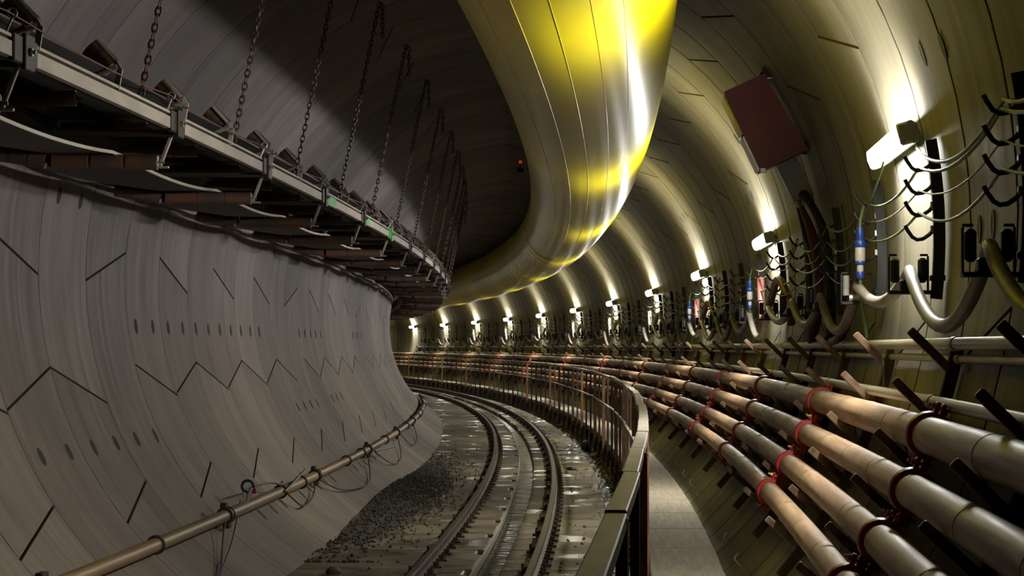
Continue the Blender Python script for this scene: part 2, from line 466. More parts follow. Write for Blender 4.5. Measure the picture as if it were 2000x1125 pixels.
# ---------------------------------------------------------------- track rails
def rail_prof(u, top):
    return [(u + x, top + z) for x, z in ((-0.03, 0), (0.03, 0), (0.034, -0.012), (0.03, -0.03), (0.008, -0.04), (0.008, -0.085), (0.055, -0.1), (0.055, -0.11), (-0.055, -0.11), (-0.055, -0.1), (-0.008, -0.085), (-0.008, -0.04), (-0.03, -0.03), (-0.034, -0.012))]
b = MB()
b.bbox((0, 0, 0.012), (0.09, 0.13, 0.024), 0.004); b.bbox((-0.01, 0, 0.04), (0.05, 0.07, 0.035), 0.006)
b.tube([(0.005, 0, 0.03), (0.005, 0, 0.085)], 0.014, 6)
CLIP = b.mesh('rail_clip', M['oldsteel'], False)
for u, tw, lab in ((-0.466, -2.425, 'left rail of the curved track, beside the bare wall'), (0.500, -2.405, 'right rail of the curved track, beside the railing')):
    rl = thing('track_rail', lab, 'rail', base(u, 10, FZ), 'rails of the track')
    put('rail_body', MB().sweep(rail_prof(u, tw), 6, 131, 1.2).mesh('rail_body', M['rail'], True, 30), None, rl)
    put('rail_head', MB().sweep([(u - 0.027, tw - 0.002), (u + 0.027, tw - 0.002), (u + 0.024, tw + 0.003), (u - 0.024, tw + 0.003)], 6, 131, 1.2).mesh('rail_head', M['railtop']), None, rl, label='shiny worn running surface')
    for k in range(100):
        s = 8 + 0.66 * k
        for sd in ((1,) if k % 3 else (1, -1)):
            put('rail_clip', CLIP, frame(s) @ Matrix.Translation((u + sd * 0.09, 0, tw - 0.11)) @ Matrix.Rotation(0 if sd > 0 else PI, 4, 'Z'), rl)
    put('rail_pad', MB().sweep([(u - 0.11, FZ - 0.01), (u + 0.13, FZ - 0.01), (u + 0.12, tw - 0.108), (u - 0.1, tw - 0.108)], 6, 131, 1.5).mesh('rail_pad', M['bed']), None, rl, label='dark continuous pad under the rail')

# ---------------------------------------------------------------- railing
rg = thing('railing', 'rusty steel railing along the walkway with box handrail and many posts', 'railing', base(1.41, 12, -2.55))
b = MB()
b.bbox((1.415, 0, -1.795), (0.034, 0.075, 1.49), 0.003)
b.bbox((1.445, 0, -2.36), (0.03, 0.09, 0.16), 0.004)
POST = b.mesh('railing_post', M['oldsteel'], False)
b = MB()
b.bbox((1.415, 0, -1.795), (0.054, 0.075, 1.49), 0.003)
b.bbox((1.447, 0, -2.36), (0.03, 0.11, 0.18), 0.004)
POSTB = b.mesh('railing_post', M['rust'], False)
def box_piece(u, w, du, dw, ln, name, m):
    k = 15.0; b = MB()
    b.sweep([(u - du / 2, w - dw / 2 + .004), (u - du / 2 + .004, w - dw / 2), (u + du / 2 - .004, w - dw / 2), (u + du / 2, w - dw / 2 + .004), (u + du / 2, w + dw / 2 - .004), (u + du / 2 - .004, w + dw / 2), (u - du / 2 + .004, w + dw / 2), (u - du / 2, w + dw / 2 - .004)], k, k + ln, 1.0, local=k)
    return b.mesh(name, m, False)
HR = box_piece(1.403, -1.055, 0.062, 0.045, BL - 0.006, 'handrail_length', M['handrail'])
MR = box_piece(1.395, -1.525, 0.034, 0.022, BL - 0.006, 'midrail_length', M['handrail'])
for k in range(0, 63):
    s = 4.45 + BL * k
    jz = random.uniform(-0.008, 0.008); ju = random.uniform(-0.008, 0.008)
    put('railing_post', POSTB if k % 5 in (0, 3) else POST, frame(s), rg)
    put('handrail_length', HR, frame(s) @ Matrix.Translation((ju, 0, jz)) @ Matrix.Rotation(random.uniform(-0.004, 0.004), 4, 'Z'), rg)
    put('midrail_length', MR, frame(s) @ Matrix.Translation((ju, 0, jz)), rg)

# ---------------------------------------------------------------- pipes on the right wall
def ring_pts(r, n=24): return [(r * math.cos(2 * PI * k / n), r * math.sin(2 * PI * k / n)) for k in range(n)]
def clamp_mesh(r):
    b = MB(); n = 22
    prof = [(r + 0.002, -0.036), (r + 0.020, -0.034), (r + 0.026, -0.014), (r + 0.026, 0.014), (r + 0.020, 0.034), (r + 0.002, 0.036)]
    v = []; f = []
    for k in range(n):
        a = 2 * PI * k / n
        for q, y in prof: v.append((q * math.cos(a), y, q * math.sin(a)))
    m = len(prof)
    for k in range(n):
        for q in range(m): f.append((k * m + q, k * m + (q + 1) % m, ((k + 1) % n) * m + (q + 1) % m, ((k + 1) % n) * m + q))
    b.add(v, f)
    for a in (rad(62), rad(242)):
        rot = Matrix.Rotation(-a, 3, 'Y')
        b.bbox(rot @ Vector((r + 0.042, 0, 0.014)), (0.05, 0.05, 0.020), 0.004, rot)
        b.bbox(rot @ Vector((r + 0.042, 0, -0.014)), (0.05, 0.05, 0.020), 0.004, rot)
    return b.mesh('pipe_clamp', M['clamp'], True, 40)
def bolt_mesh(r, deg):
    b = MB(); rot = Matrix.Rotation(-rad(deg), 3, 'Y')
    v = [(0.007, -0.05), (0.007, 0.024), (0.014, 0.025), (0.014, 0.038), (0.007, 0.039), (0.007, 0.055)]
    b.tube([rot @ Vector((r + 0.045, 0, y)) for _, y in v], [q for q, _ in v], 6)
    return b.mesh('clamp_bolt', M['brass'], False)
PIPES = [('topmost', 2.66, -0.962, 0.082, 16.4), ('second from the top', 2.54, -1.176, 0.074, 16.0), ('third from the top', 2.42, -1.392, 0.074, 16.1), ('lowest', 2.28, -1.575, 0.068, 16.1)]
SECL = 6.3
for nm, u, w, r, s0 in PIPES:
    t = thing('steel_pipe', f'{nm} of the four thick tan steel pipes racked along the right wall', 'pipe', base(u, s0, w), 'tan pipes on the right wall')
    b = MB(); b.sweep([(u + x, w + z) for x, z in ring_pts(r, 24)], 20.012, 20 + SECL - 0.012, 1.1, local=20)
    # weld beads show as faint rings along each length
    for q in (1.35, 2.8, 4.3):
        c = frame(20).inverted() @ P(u, 20 + q, w)
        pr = [(r - 0.002, -0.012), (r + 0.0025, -0.004), (r + 0.0025, 0.004), (r - 0.002, 0.012)]
        v = []; f = []
        for k in range(24):
            a = 2 * PI * k / 24
            for rr, y in pr: v.append((c.x + rr * math.cos(a), c.y + y, c.z + rr * math.sin(a)))
        for k in range(24):
            for z in range(3): f.append((k * 4 + z, k * 4 + z + 1, ((k + 1) % 24) * 4 + z + 1, ((k + 1) % 24) * 4 + z))
        b.add(v, f)
    SEC = b.mesh('pipe_section', M['pipe'], True, 40)
    CM, BM, BM2 = clamp_mesh(r), bolt_mesh(r, 62), bolt_mesh(r, 242)
    k0 = -2
    for k in range(k0, 20):
        s = s0 + SECL * k
        put('pipe_section', SEC, frame(s), t)
        c = put('pipe_clamp', CM, frame(s) @ Matrix.Translation((u, 0, w)) @ Matrix.Rotation(random.uniform(-0.25, 0.25), 4, 'Y'), t)
        put('clamp_bolt', BM, WM[c.name], c); put('clamp_bolt', BM2, WM[c.name], c)
for nm, u, w, r, lab in (('upper', 2.872, -0.565, 0.030, 'thin grey conduit running level along the right wall above the tan pipes'), ('lower', 2.893, -0.635, 0.02, 'thinner conduit close beneath the upper grey conduit on the right wall'), ('third', 2.765, -0.835, 0.030, 'pale conduit behind the topmost tan pipe on the right wall')):
    t = thing('conduit', lab, 'conduit', base(u, 12, w), 'thin conduits on the right wall')
    b = MB(); b.sweep([(u + x, w + z) for x, z in ring_pts(r, 14)], 20.004, 25.996, 1.2, local=20)
    SEC = b.mesh('conduit_length', M['conduit'])
    b = MB(); b.sweep([(u + x, w + z) for x, z in ring_pts(r + 0.005, 14)], 20, 20.13, 1, local=20)
    SOC = b.mesh('conduit_socket', M['conduit'])
    for k in range(-1, 21):
        put('conduit_length', SEC, frame(4.9 + 6 * k), t)
        put('conduit_socket', SOC, frame(4.85 + 6 * k), t)

# pipe brackets: a post down the wall and six upturned arms, one every two rings
LAMP_S, LAMP_D = 13.42, 11.86
HS = 2.962
ARMS = [((2.675, -0.50), (2.86, -0.685)), ((2.60, -0.735), (2.80, -0.93)), ((2.515, -0.975), (2.75, -1.20)), ((2.405, -1.19), (2.66, -1.42)), ((2.285, -1.415), (2.53, -1.64)), ((2.145, -1.605), (2.40, -1.83))]
b = MB(); v = []; f = []; n = 10
for k in range(n + 1):
    a = rad(-10.5 - (41.3 - 10.5) * k / n)
    for q, y in ((2.985, -0.03), (2.985, 0.03), (2.93, 0.03), (2.925, 0.025), (2.925, -0.025), (2.93, -0.03)):
        v.append((q * math.cos(a), y, q * math.sin(a)))
for k in range(n):
    for q in range(6): f.append((k * 6 + q, k * 6 + (q + 1) % 6, (k + 1) * 6 + (q + 1) % 6, (k + 1) * 6 + q))
f += [tuple(range(6))[::-1], tuple(n * 6 + q for q in range(6))]
b.add(v, f)
POSTM = b.mesh('post', M['oldsteel'], False)
ARMM = []
for (a, c) in ARMS:
    b = MB(); a = Vector((a[0], 0, a[1])); c = Vector((c[0], 0, c[1]))
    d = (c - a); L_ = d.length + 0.03; d.normalize()
    rot = Matrix.Rotation(-math.atan2(d.z, d.x), 3, 'Y')
    b.bbox(a + d * (L_ / 2), (L_, 0.042, 0.042), 0.004, rot)
    b.box(a + d * 0.004, (0.012, 0.030, 0.030), rot)
    ARMM.append(b.mesh('arm', M['armsteel'], False))
def where(k):
    """k = hanger number counted from the nearest tube lamp; four to each tube lamp"""
    n, q = divmod(k, 4)
    if n < 0: return f'{ORD[-k - 1]} before the nearest lamp'
    return f'{ORD[q]} past the {ORD[n]} lamp'
for k in range(-3, 40):
    s = 14.0 + HS * k
    t = thing('pipe_bracket', f'rusty pipe rack bracket on right wall, {where(k)}', 'bracket', base(2.9, s, -1.2), 'pipe brackets on the right wall')
    put('post', POSTM, frame(s), t)
    for am in ARMM: put('arm', am, frame(s), t)

# ---------------------------------------------------------------- tube lamps
TL = 1.66                       # batten length along the tunnel
b = MB()
def turn(pts, deg=15.0, c=(2.834, 0.574)):
    co, si = math.cos(rad(deg)), math.sin(rad(deg))
    return [(c[0] + x * co - z * si, c[1] + x * si + z * co) for x, z in pts]
b.sweep(turn([(0.012, 0.058), (-0.028, 0.062), (-0.052, 0.044), (-0.059, 0.0), (-0.052, -0.044), (-0.028, -0.062), (0.012, -0.058)]), 20 - TL / 2, 20 + TL / 2, 0.4, local=20)
DIFF = b.mesh('diffuser', M['lens'], True, 60)
b = MB()
b.sweep(turn([(0.013, 0.063), (0.036, 0.061), (0.060, 0.036), (0.060, -0.036), (0.036, -0.061), (0.013, -0.063)]), 20 - TL / 2 - 0.03, 20 + TL / 2 + 0.03, 0.5, local=20)
for y in (-TL / 2 - 0.02, TL / 2 + 0.02):
    b.bbox((2.828, y, 0.572), (0.095, 0.03, 0.124), 0.012, Matrix.Rotation(-rad(15), 3, 'Y'))
HOUS = b.mesh('housing', M['greybox'], True, 40)
BRKS = []
for y in (-0.5, 0.5):
    b = MB(); b.bbox((2.925, y, 0.595), (0.09, 0.05, 0.05), 0.006)
    BRKS.append(b.mesh('wall_bracket', M['dark']))
for k in range(0, 12):
    s = LAMP_S + LAMP_D * k
    if k >= 0: lab = f'glowing white tube lamp on the right wall, {ORD[k]} counting from the camera'
    else: lab = f'white tube lamp on the right wall, {ORD[-k - 1]} one behind the camera'
    t = thing('tube_lamp', lab, 'lamp', base(2.86, s, 0.55), 'tube lamps along the right wall')
    put('housing', HOUS, frame(s), t)
    put('diffuser', DIFF, frame(s), t, label='glowing white diffuser')
    [put('wall_bracket', q, frame(s), t) for q in BRKS]

# ---------------------------------------------------------------- cable hangers, saddles, cables
b = MB(); v = []; f = []; n = 12
for k in range(n + 1):
    a = rad(9.8 - 16.2 * k / n)
    for q, y in ((2.985, -0.022), (2.985, 0.022), (2.925, 0.022), (2.925, -0.022)): v.append((q * math.cos(a), y, q * math.sin(a)))
for k in range(n):
    for q in range(4): f.append((k * 4 + q, k * 4 + (q + 1) % 4, (k + 1) * 4 + (q + 1) % 4, (k + 1) * 4 + q))
f += [(3, 2, 1, 0), tuple(n * 4 + q for q in range(4))]
b.add(v, f)
HRAIL = b.mesh('hanger_rail', M['dark'], False)
def hook_mesh():
    b = MB()
    b.tube([(2.93, 0, 0.06), (2.905, 0, 0.028), (2.87, 0, 0.004), (2.84, 0, 0), (2.815, 0, 0.014), (2.79, 0, 0.05), (2.778, 0, 0.075)], 0.0105, 7)
    return b.mesh('hook', M['dark'])
HK = hook_mesh()
b = MB(); b.box((2.925, 0, 0), (0.03, 0.04, 0.035))
TAB = b.mesh('hook_tab', M['galv'], False)
HW = [0.34, 0.22, 0.105, -0.02]
b = MB()
b.bbox((2.80, 0, -0.295), (0.22, 0.10, 0.02), 0.004)
for u in (2.693, 2.895):
    b.bbox((u, 0, -0.20), (0.010, 0.03, 0.19), 0.003)
b.bbox((2.945, 0, -0.22), (0.08, 0.05, 0.03), 0.004)
b.tube([(2.693, 0, -0.10), (2.735, 0, -0.10)], 0.007, 6); b.tube([(2.855, 0, -0.10), (2.895, 0, -0.10)], 0.007, 6)
SADF = b.mesh('saddle_frame', M['dark'], False)
def saddle_block(dx):
    b = MB(); b.bbox((dx, 0, -0.18), (0.045, 0.055, 0.13), 0.012); return b.mesh('saddle_block', M['dark'], False)
SB1, SB2 = saddle_block(2.724), saddle_block(2.866)
b = MB(); b.bbox((2.80, 0, -0.258), (0.10, 0.09, 0.06), 0.008); SB3 = b.mesh('saddle_pad', M['dark'], False)
b = MB(); b.tube([(2.724, 0, -0.245), (2.724, 0, -0.115)], 0.022, 10); WB1 = b.mesh('saddle_block', M['galv'])
b = MB(); b.tube([(2.745, 0, -0.262), (2.86, 0, -0.262)], 0.026, 10); WB3 = b.mesh('saddle_pad', M['galv'])
for k in range(-1, 40):
    s = 12.2 + HS * k
    t = thing('cable_hanger', f'black strip of cable hooks on right wall, {where(k)}', 'cable hanger', base(2.95, s, -0.3), 'cable hangers on the right wall')
    put('hanger_rail', HRAIL, frame(s), t)
    for h in HW:
        put('hook', HK, frame(s) @ Matrix.Translation((0, 0, h)), t)
        if k < 12: put('hook_tab', TAB, frame(s) @ Matrix.Translation((0, 0, h + 0.055)), t)
    pale = (k == 1)
    t = thing('cable_saddle', f'{"pale steel" if pale else "black"} U-shaped cable saddle on right wall, {where(k)}', 'cable saddle', base(2.9, s, -0.3), 'cable saddles on the right wall')
    put('saddle_frame', SADF, frame(s), t)
    put('saddle_block', WB1 if pale else SB1, frame(s), t); 
    if not pale: put('saddle_block', SB2, frame(s), t)
    put('saddle_pad', WB3 if pale else SB3, frame(s), t)
def sag_pts(stations, n=10):
    """stations (s, u, w) hung in order; sag below the chord between each pair given by the fourth value"""
    pts = []
    for (a, c) in zip(stations[:-1], stations[1:]):
        for q in range(n):
            x = q / n; sg = 4 * a[3] * x * (1 - x)
            pts.append(P(a[1] + (c[1] - a[1]) * x, a[0] + (c[0] - a[0]) * x, a[2] + (c[2] - a[2]) * x - sg))
    l = stations[-1]; pts.append(P(l[1], l[0], l[2]))
    return pts
def cable(name, label, stations, r, m, n=8, seg=12, cat='cable', group=None):
    b = MB(); b.tube(sag_pts(stations, seg), r, n)
    t = thing(name, label, cat, Matrix.Identity(4), group, b.mesh(name, m))
    return t
st = []
SAGS = [0.30, 0.30, 0.13, 0.34, 0.2]
for k in range(-2, 40):
    s = 12.2 + HS * k
    sg = 0.30 if k in (-2, -1) else (0.13 if k == 0 else random.choice([0.16, 0.22, 0.3, 0.36, 0.28]))
    st.append((s, 2.80, -0.185 if k < 3 else -0.185 + random.uniform(0, .02), sg))
cable('power_cable', 'thick grey power cable draped in sags from saddle to saddle on right wall', st, 0.034, M['wcable'], 12, 14)
for j, lab, r, mm in ((0, 'green lighting cable sagging between the topmost hooks of the hangers', 0.009, 'gcable'), (1, 'thin pale cable slung between the second hooks of the hangers', 0.005, 'wcable'), (2, 'yellow-green cable slung between the third hooks of the hangers', 0.008, 'gcable'), (3, 'thin black cable slung between the lowest hooks of the hangers', 0.006, 'bcable')):
    st = [(12.2 + HS * k, 2.85, HW[j] + 0.018, random.uniform(0.05, 0.13) if j else random.uniform(0.08, 0.15)) for k in range((-2 if j < 3 else 1), 40)]
    cable('hook_cable', lab, st, r, M[mm], 6, 9, group='thin cables on the hangers')
cable('lamp_cable', 'green supply cable drooping from the nearest tube lamp to the next hanger', [(13.35, 2.95, 0.60, 0.0), (12.5, 2.90, 0.45, 0.12), (9.25, 2.86, 0.40, 0.08), (7.6, 2.86, 0.42, 0)], 0.010, M['gcable'], 8, 12)
cable('lamp_cable', 'green cable hanging from under the nearest tube lamp to the blue connector', [(13.5, 2.80, 0.50, 0.02), (14.6, 2.82, 0.33, 0.05), (15.2, 2.82, 0.26, 0)], 0.008, M['gcable'], 8, 8)
for k in range(1, 11):
    s = LAMP_S + LAMP_D * k
    cable('lamp_cable', f'green supply cable looping down from the {ORD[k]} tube lamp', [(s - 0.05, 2.95, 0.60, 0.0), (s - 0.9, 2.90, 0.42, 0.1), (s - 4.1, 2.86, 0.40, 0)], 0.010, M['gcable'], 6, 8, group='lamp supply cables')
# blue and white power connector
for s, lab in ((15.0, 'blue and off-white power connector hanging left of the nearest tube lamp'), (15.0 + LAMP_D, 'blue power connector hanging left of the second tube lamp'), (15.0 + 2 * LAMP_D, 'small blue power connector beside the third tube lamp')):
    t = thing('power_connector', lab, 'connector', base(2.80, s, -0.14))
    def pc(z0, z1, r, m, nm):
        b = MB(); b.tube([(2.80, 0, z0), (2.80, 0, z0 + .008), (2.80, 0, z1 - .008), (2.80, 0, z1)], [r * .9, r, r, r * .9], 12); put(nm, b.mesh(nm, m), frame(s), t)
    pc(0.10, 0.19, 0.026, M['blue'], 'socket'); pc(0.06, 0.105, 0.038, M['blue'], 'collar'); pc(-0.03, 0.065, 0.034, M['offwhite'], 'body'); pc(-0.05, -0.025, 0.034, M['blue'], 'collar'); pc(-0.10, -0.045, 0.022, M['offwhite'], 'sleeve'); pc(-0.14, -0.095, 0.026, M['blue'], 'gland')
    b = MB(); b.tube([(2.80, 0, 0.18), (2.805, 0.02, 0.24), (2.83, 0.05, 0.33)], 0.011, 8); b.tube([(2.80, 0, -0.13), (2.81, 0.02, -0.3), (2.85, 0.1, -0.52)], 0.011, 8)
    put('cable_tail', b.mesh('cable_tail', M['gcable']), frame(s), t)
def wall_run(pts, r, m, name, label, cat):
    """smooth tube through (s, degrees, radius) stations on the wall"""
    P3 = [P(q * math.cos(rad(a)), s, q * math.sin(rad(a))) for s, a, q in pts]
    out = []
    for k in range(len(P3) - 1):
        p0 = P3[max(k - 1, 0)]; p1 = P3[k]; p2 = P3[k + 1]; p3 = P3[min(k + 2, len(P3) - 1)]
        for q in range(7):
            t = q / 7
            out.append(0.5 * ((2 * p1) + (p2 - p0) * t + (2 * p0 - 5 * p1 + 4 * p2 - p3) * t * t + (3 * p1 - p0 - 3 * p2 + p3) * t ** 3))
    out.append(P3[-1])
    b = MB(); b.tube(out, r, 10)
    return thing(name, label, cat, Matrix.Identity(4), None, b.mesh(name, m))
wall_run([(19.75, 14.0, 2.86), (19.5, 6.2, 2.88), (19.3, 358.4 - 360, 2.9), (19.5, -8.0, 2.89), (19.7, -10.2, 2.9)], 0.045, M['rhose'], 'hose', 'dark red hose hanging down the wall from the red cabinet', 'hose')
wall_run([(19.45, 14.0, 2.86), (18.6, 6.5, 2.88), (18.5, -2, 2.9), (17.9, -10.4, 2.9)], 0.045, M['bcable'], 'hose', 'black hose curving down the wall right of the dark red hose', 'hose')
wall_run([(20.6, 15, 2.9), (20.7, 7, 2.92), (19.9, -1.4, 2.92), (20.4, -9.5, 2.92)], 0.02, M['bcable'], 'cable', 'black cable hanging left of the dark red hose', 'cable')
wall_run([(20.9, 14.5, 2.93), (20.9, 3, 2.93), (20.7, -6, 2.93)], 0.012, M['gcable'], 'cable', 'straight green cable dropping left of the hoses', 'cable')
wall_run([(17.4, 9.5, 2.93), (17.2, 0, 2.93), (16.9, -9, 2.93)], 0.014, M['gcable'], 'cable', 'green cable dropping right of the black hose', 'cable')
wall_run([(16.3, -1.5, 2.9), (16.4, -6.5, 2.88), (17.2, -10.2, 2.9), (18.4, -10.8, 2.92)], 0.036, M['rhose'], 'hose', 'dark hose looping under the pale cable saddle to the left', 'hose')
for k in range(1, 9):
    s = 24.0 + LAMP_D * (k - 1)
    wall_run([(s + 2.2, 3.5, 2.88), (s + 1.6, -2, 2.84), (s + 0.9, -5.6, 2.82), (s + 0.1, -2.5, 2.82), (s - 0.7, 2.0, 2.84), (s - 1.4, -2, 2.88), (s - 1.6, -7, 2.92)], 0.04, M['rhose' if k < 3 else 'wcable'], 'hose', f'thick brown hose looping below the {ORD[k]} tube lamp', 'hose')

# ---------------------------------------------------------------- red cabinet on the upper right wall
t = thing('wall_cabinet', 'dark red steel cabinet hung high on the right wall between two tube lamps', 'cabinet', base(2.5, 19.8, 1.25))
c0 = Vector((2.10, 0, 1.53)); c1 = Vector((2.43, 0, 1.68)); c2 = Vector((2.79, 0, 1.05)); c3 = Vector((2.41, 0, 0.87))
s = 19.2; D_ = 0.52
def quad_prism(cs, y0, y1): return [(c.x, y0, c.z) for c in cs] + [(c.x, y1, c.z) for c in cs], [(0, 1, 2, 3), (7, 6, 5, 4)] + [(k, (k + 1) % 4, 4 + (k + 1) % 4, 4 + k) for k in range(4)]
cc = (c0 + c1 + c2 + c3) / 4
def shrink(k): return [cc + (c - cc) * k for c in (c0, c1, c2, c3)]
b = MB(); b.add(*quad_prism(shrink(0.97), 0.02, D_)); put('cabinet_body', b.mesh('cabinet_body', M['redbox'], False), frame(s), t)
b = MB(); b.add(*quad_prism(shrink(1.0), -0.02, 0.03)); put('cabinet_door', b.mesh('cabinet_door', M['redbox'], False), frame(s), t)
du = (c3 - c0).normalized(); dn = Vector((du.z, 0, -du.x));
if dn.x > 0: dn = -dn
def side_panel(f0, f1, m, nm):
    b = MB(); a = c0 + (c3 - c0) * f0; e = c0 + (c3 - c0) * f1
    b.add([(p.x + o * dn.x, y, p.z + o * dn.z) for o in (-0.005, 0.016) for p, y in ((a, 0.06), (e, 0.06), (e, D_ - 0.05), (a, D_ - 0.05))], [(0, 1, 2, 3), (7, 6, 5, 4)] + [(k, (k + 1) % 4, 4 + (k + 1) % 4, 4 + k) for k in range(4)])
    put(nm, b.mesh(nm, m, False), frame(s), t, label='yellow painted side panel' if 'yellow' in nm else None)
side_panel(0.04, 0.52, M['ypaint'], 'yellow_panel'); side_panel(0.55, 0.97, M['galv'], 'grey_panel')
for fr in (0.02, 0.98):
    p = c1 + (c2 - c1) * fr
    for y in (0.08, D_ - 0.08):
        b = MB(); b.bbox((p.x + 0.03, y, p.z + 0.03), (0.09, 0.09, 0.09), 0.01)
        put('mounting_lug', b.mesh('mounting_lug', M['plate'], False), frame(s), t)
b = MB()
for q, m in ((0, 0),): 
    p = c3 + dn * 0.01
    b.bbox((p.x + 0.02, 0.0, p.z + 0.01), (0.05, 0.05, 0.05), 0.006)
put('door_latch', b.mesh('door_latch', M['galv'], False), frame(s), t, label='bright steel latch on the lower corner')
# grey trunking below
t = thing('cable_trunking', 'short grey cable trunking below the red cabinet feeding the hoses', 'trunking', base(2.72, 19.6, 0.66))
e0, e1, e2, e3 = Vector((2.55, 0, 0.935)), Vector((2.72, 0, 1.015)), Vector((2.86, 0, 0.70)), Vector((2.70, 0, 0.635))
b = MB(); b.add(*quad_prism((e0, e1, e2, e3), 0.0, 0.35)); put('trunking_body', b.mesh('trunking_body', M['greybox'], False), frame(19.45), t)
b = MB(); dd = (e3 - e0).normalized(); b.bbox((e0 + e3) / 2 + Vector((-0.012, 0.0, -0.004)), ((e3 - e0).length, 0.05, 0.018), 0.004, Matrix.Rotation(-math.atan2(dd.z, dd.x), 3, 'Y'))
put('trunking_edge', b.mesh('trunking_edge', M['galv'], False), frame(19.45), t, label='bright metal edge of the trunking')
b = MB()
for q in (0.15, 0.5, 0.85):
    p = e3 + (e2 - e3) * q
    b.tube([p + Vector((-0.01, 0.05, 0.02)), p + Vector((0.008, 0.05, -0.055))], 0.026, 10)
put('cable_gland', b.mesh('cable_gland', M['galv']), frame(19.45), t, label='shiny cable glands at the bottom')

# ---------------------------------------------------------------- ventilation duct
DU, DW, DR = 0.906, 1.957, 0.754
t = thing('ventilation_duct', 'huge glossy yellow ventilation duct hung under the tunnel crown', 'duct', base(DU, 20, DW - DR))
def duct_mesh(s0, s1, ripple):
    b = MB(); v = []; f = []; n = 56; step = 0.5 if not ripple else 0.16
    k = int((s1 - s0) / step) + 1
    ph = random.random() * 6
    for j in range(k):
        s = s0 + (s1 - s0) * j / (k - 1)
        for q in range(n):
            a = 2 * PI * q / n
            r = DR + 0.0006 * math.sin(3 * a + s * 0.6 + ph) * math.sin(s * 0.37)
            if ripple: r += 0.006 * math.sin(s * 5.1 + 1.4 * math.sin(a * 2 + s)) * (0.6 + 0.4 * math.sin(s * 1.3)) + 0.003 * math.sin(s * 11 + 2 * a)
            v.append(P(DU + r * math.cos(a), s, DW + r * math.sin(a)))
    for j in range(k - 1):
        for q in range(n): f.append((j * n + q, j * n + (q + 1) % n, (j + 1) * n + (q + 1) % n, (j + 1) * n + q))
    b.add(v, f)
    return b.mesh('duct_section', M['yellow'], True, 60)
cuts = [-16, -4, 9, 22, 35, 47.9, 60, 72, 84, 96, 108, 120, 134, 150]
for a, c in zip(cuts[:-1], cuts[1:]):
    put('duct_section', duct_mesh(a, c, a >= 47), None, t)
b = MB(); b.sweep(circ(DU, DW, DR + 0.032, 56), 47.78, 48.06, 1, caps=False)
put('duct_collar', b.mesh('duct_collar', M['dark']), None, t, label='black strap ring where two duct lengths meet')
# sewn seam lines along the film
for aa in (-58, -72, -88, -104, -121, 40, 75, 110):
    a = rad(aa); b = MB()
    b.sweep(circ(DU + (DR + 0.001) * math.cos(a), DW + (DR + 0.001) * math.sin(a), 0.0018, 5), 4, 48, 1.0)
    put('duct_seam', b.mesh('duct_seam', M['yellow']), None, t)
for k in range(0, 30):
    b = MB() if k == 0 else b
    if k == 0:
        b.tube([(DU + 0.30, 0, DW + 0.69), (DU + 0.34, 0, 2.73)], 0.012, 6); HG = b.mesh('duct_hanger', M['galv'])
    put('duct_hanger', HG, frame(4 + 4.45 * k), t)

# ---------------------------------------------------------------- belt conveyor on the left
CS0, CD = 14.19, 3.52
t = thing('belt_conveyor', 'long belt conveyor slung on chains along the left side under the crown', 'conveyor', base(-1.5, 14, 0.5))
CV = t
def lin(s): return CS0 + s
b = MB()
k0 = 15.0
b.sweep([(-1.496, 0.765), (-1.472, 0.765), (-1.472, 0.828), (-1.496, 0.828)], k0 + 0.14, k0 + CD - 0.12, 1.2, local=k0)
b.sweep([(-1.51, 0.757), (-1.472, 0.757), (-1.472, 0.7645), (-1.51, 0.7645)], k0 + 0.14, k0 + CD - 0.12, 1.2, local=k0)
STR = b.mesh('stringer', M['cream'], False)
b = MB(); b.sweep([(-1.52, 0.846), (-1.474, 0.846), (-1.474, 0.862), (-1.52, 0.862)], k0 + 0.06, k0 + CD - 0.02, 1.2, local=k0)
STRT = b.mesh('stringer_top_rail', M['cream'], False)
b = MB(); b.sweep([(-2.73, 0.75), (-2.70, 0.75), (-2.70, 0.85), (-2.73, 0.85)], k0, k0 + CD, 1.2, local=k0)
STW = b.mesh('wall_side_stringer', M['plate'], False)
b = MB(); b.bbox((-1.478, 0, 0.805), (0.035, 0.40, 0.13), 0.006); b.bbox((-1.458, 0.02, 0.80), (0.024, 0.16, 0.17), 0.005)
JP = b.mesh('joint_plate', M['plate'], False)
b = MB(); b.tube([(-1.447, 0.0, 0.80), (-1.43, 0.0, 0.80)], 0.022, 6); b.tube([(-1.43, 0, 0.80), (-1.415, 0, 0.80)], 0.011, 6)
JB = b.mesh('joint_bolt', M['galv'], False)
b = MB(); b.bbox((-1.535, 0.03, 0.675), (0.024, 0.02, 0.285), 0.004, Matrix.Rotation(0.36, 3, 'Y')); b.bbox((-1.57, 0.03, 0.535), (0.085, 0.03, 0.014), 0.003); b.bbox((-1.597, 0.03, 0.57), (0.012, 0.03, 0.07), 0.003)
HKK = b.mesh('roller_hook', M['cream'], False)
def roller(a, c, r, nm, m):
    b = MB(); a = Vector(a); c = Vector(c); d = (c - a)
    fr = [0, .01, .012, .30, .302, .33, .332, .62, .622, .65, .652, .985, .987, 1]
    rr = [.3 * r, .3 * r, r, r, .93 * r, .93 * r, r, r, .93 * r, .93 * r, r, r, .3 * r, .3 * r]
    b.tube([a + d * q for q in fr], [x for x in rr], 14)
    b.tube([a - d * 0.05, c + d * 0.05], r * 0.22, 6)
    return b.mesh(nm, m, True, 30)
RR1 = roller((-1.59, 0.03, 0.565), (-2.265, 0.03, 0.575), 0.048, 'return_roller', M['roller'])
RR2 = roller((-2.295, 0.03, 0.575), (-2.66, 0.03, 0.632), 0.048, 'return_roller', M['roller'])
b = MB(); b.bbox((-2.28, 0.03, 0.60), (0.02, 0.03, 0.12), 0.003); RB = b.mesh('roller_bracket', M['plate'], False)
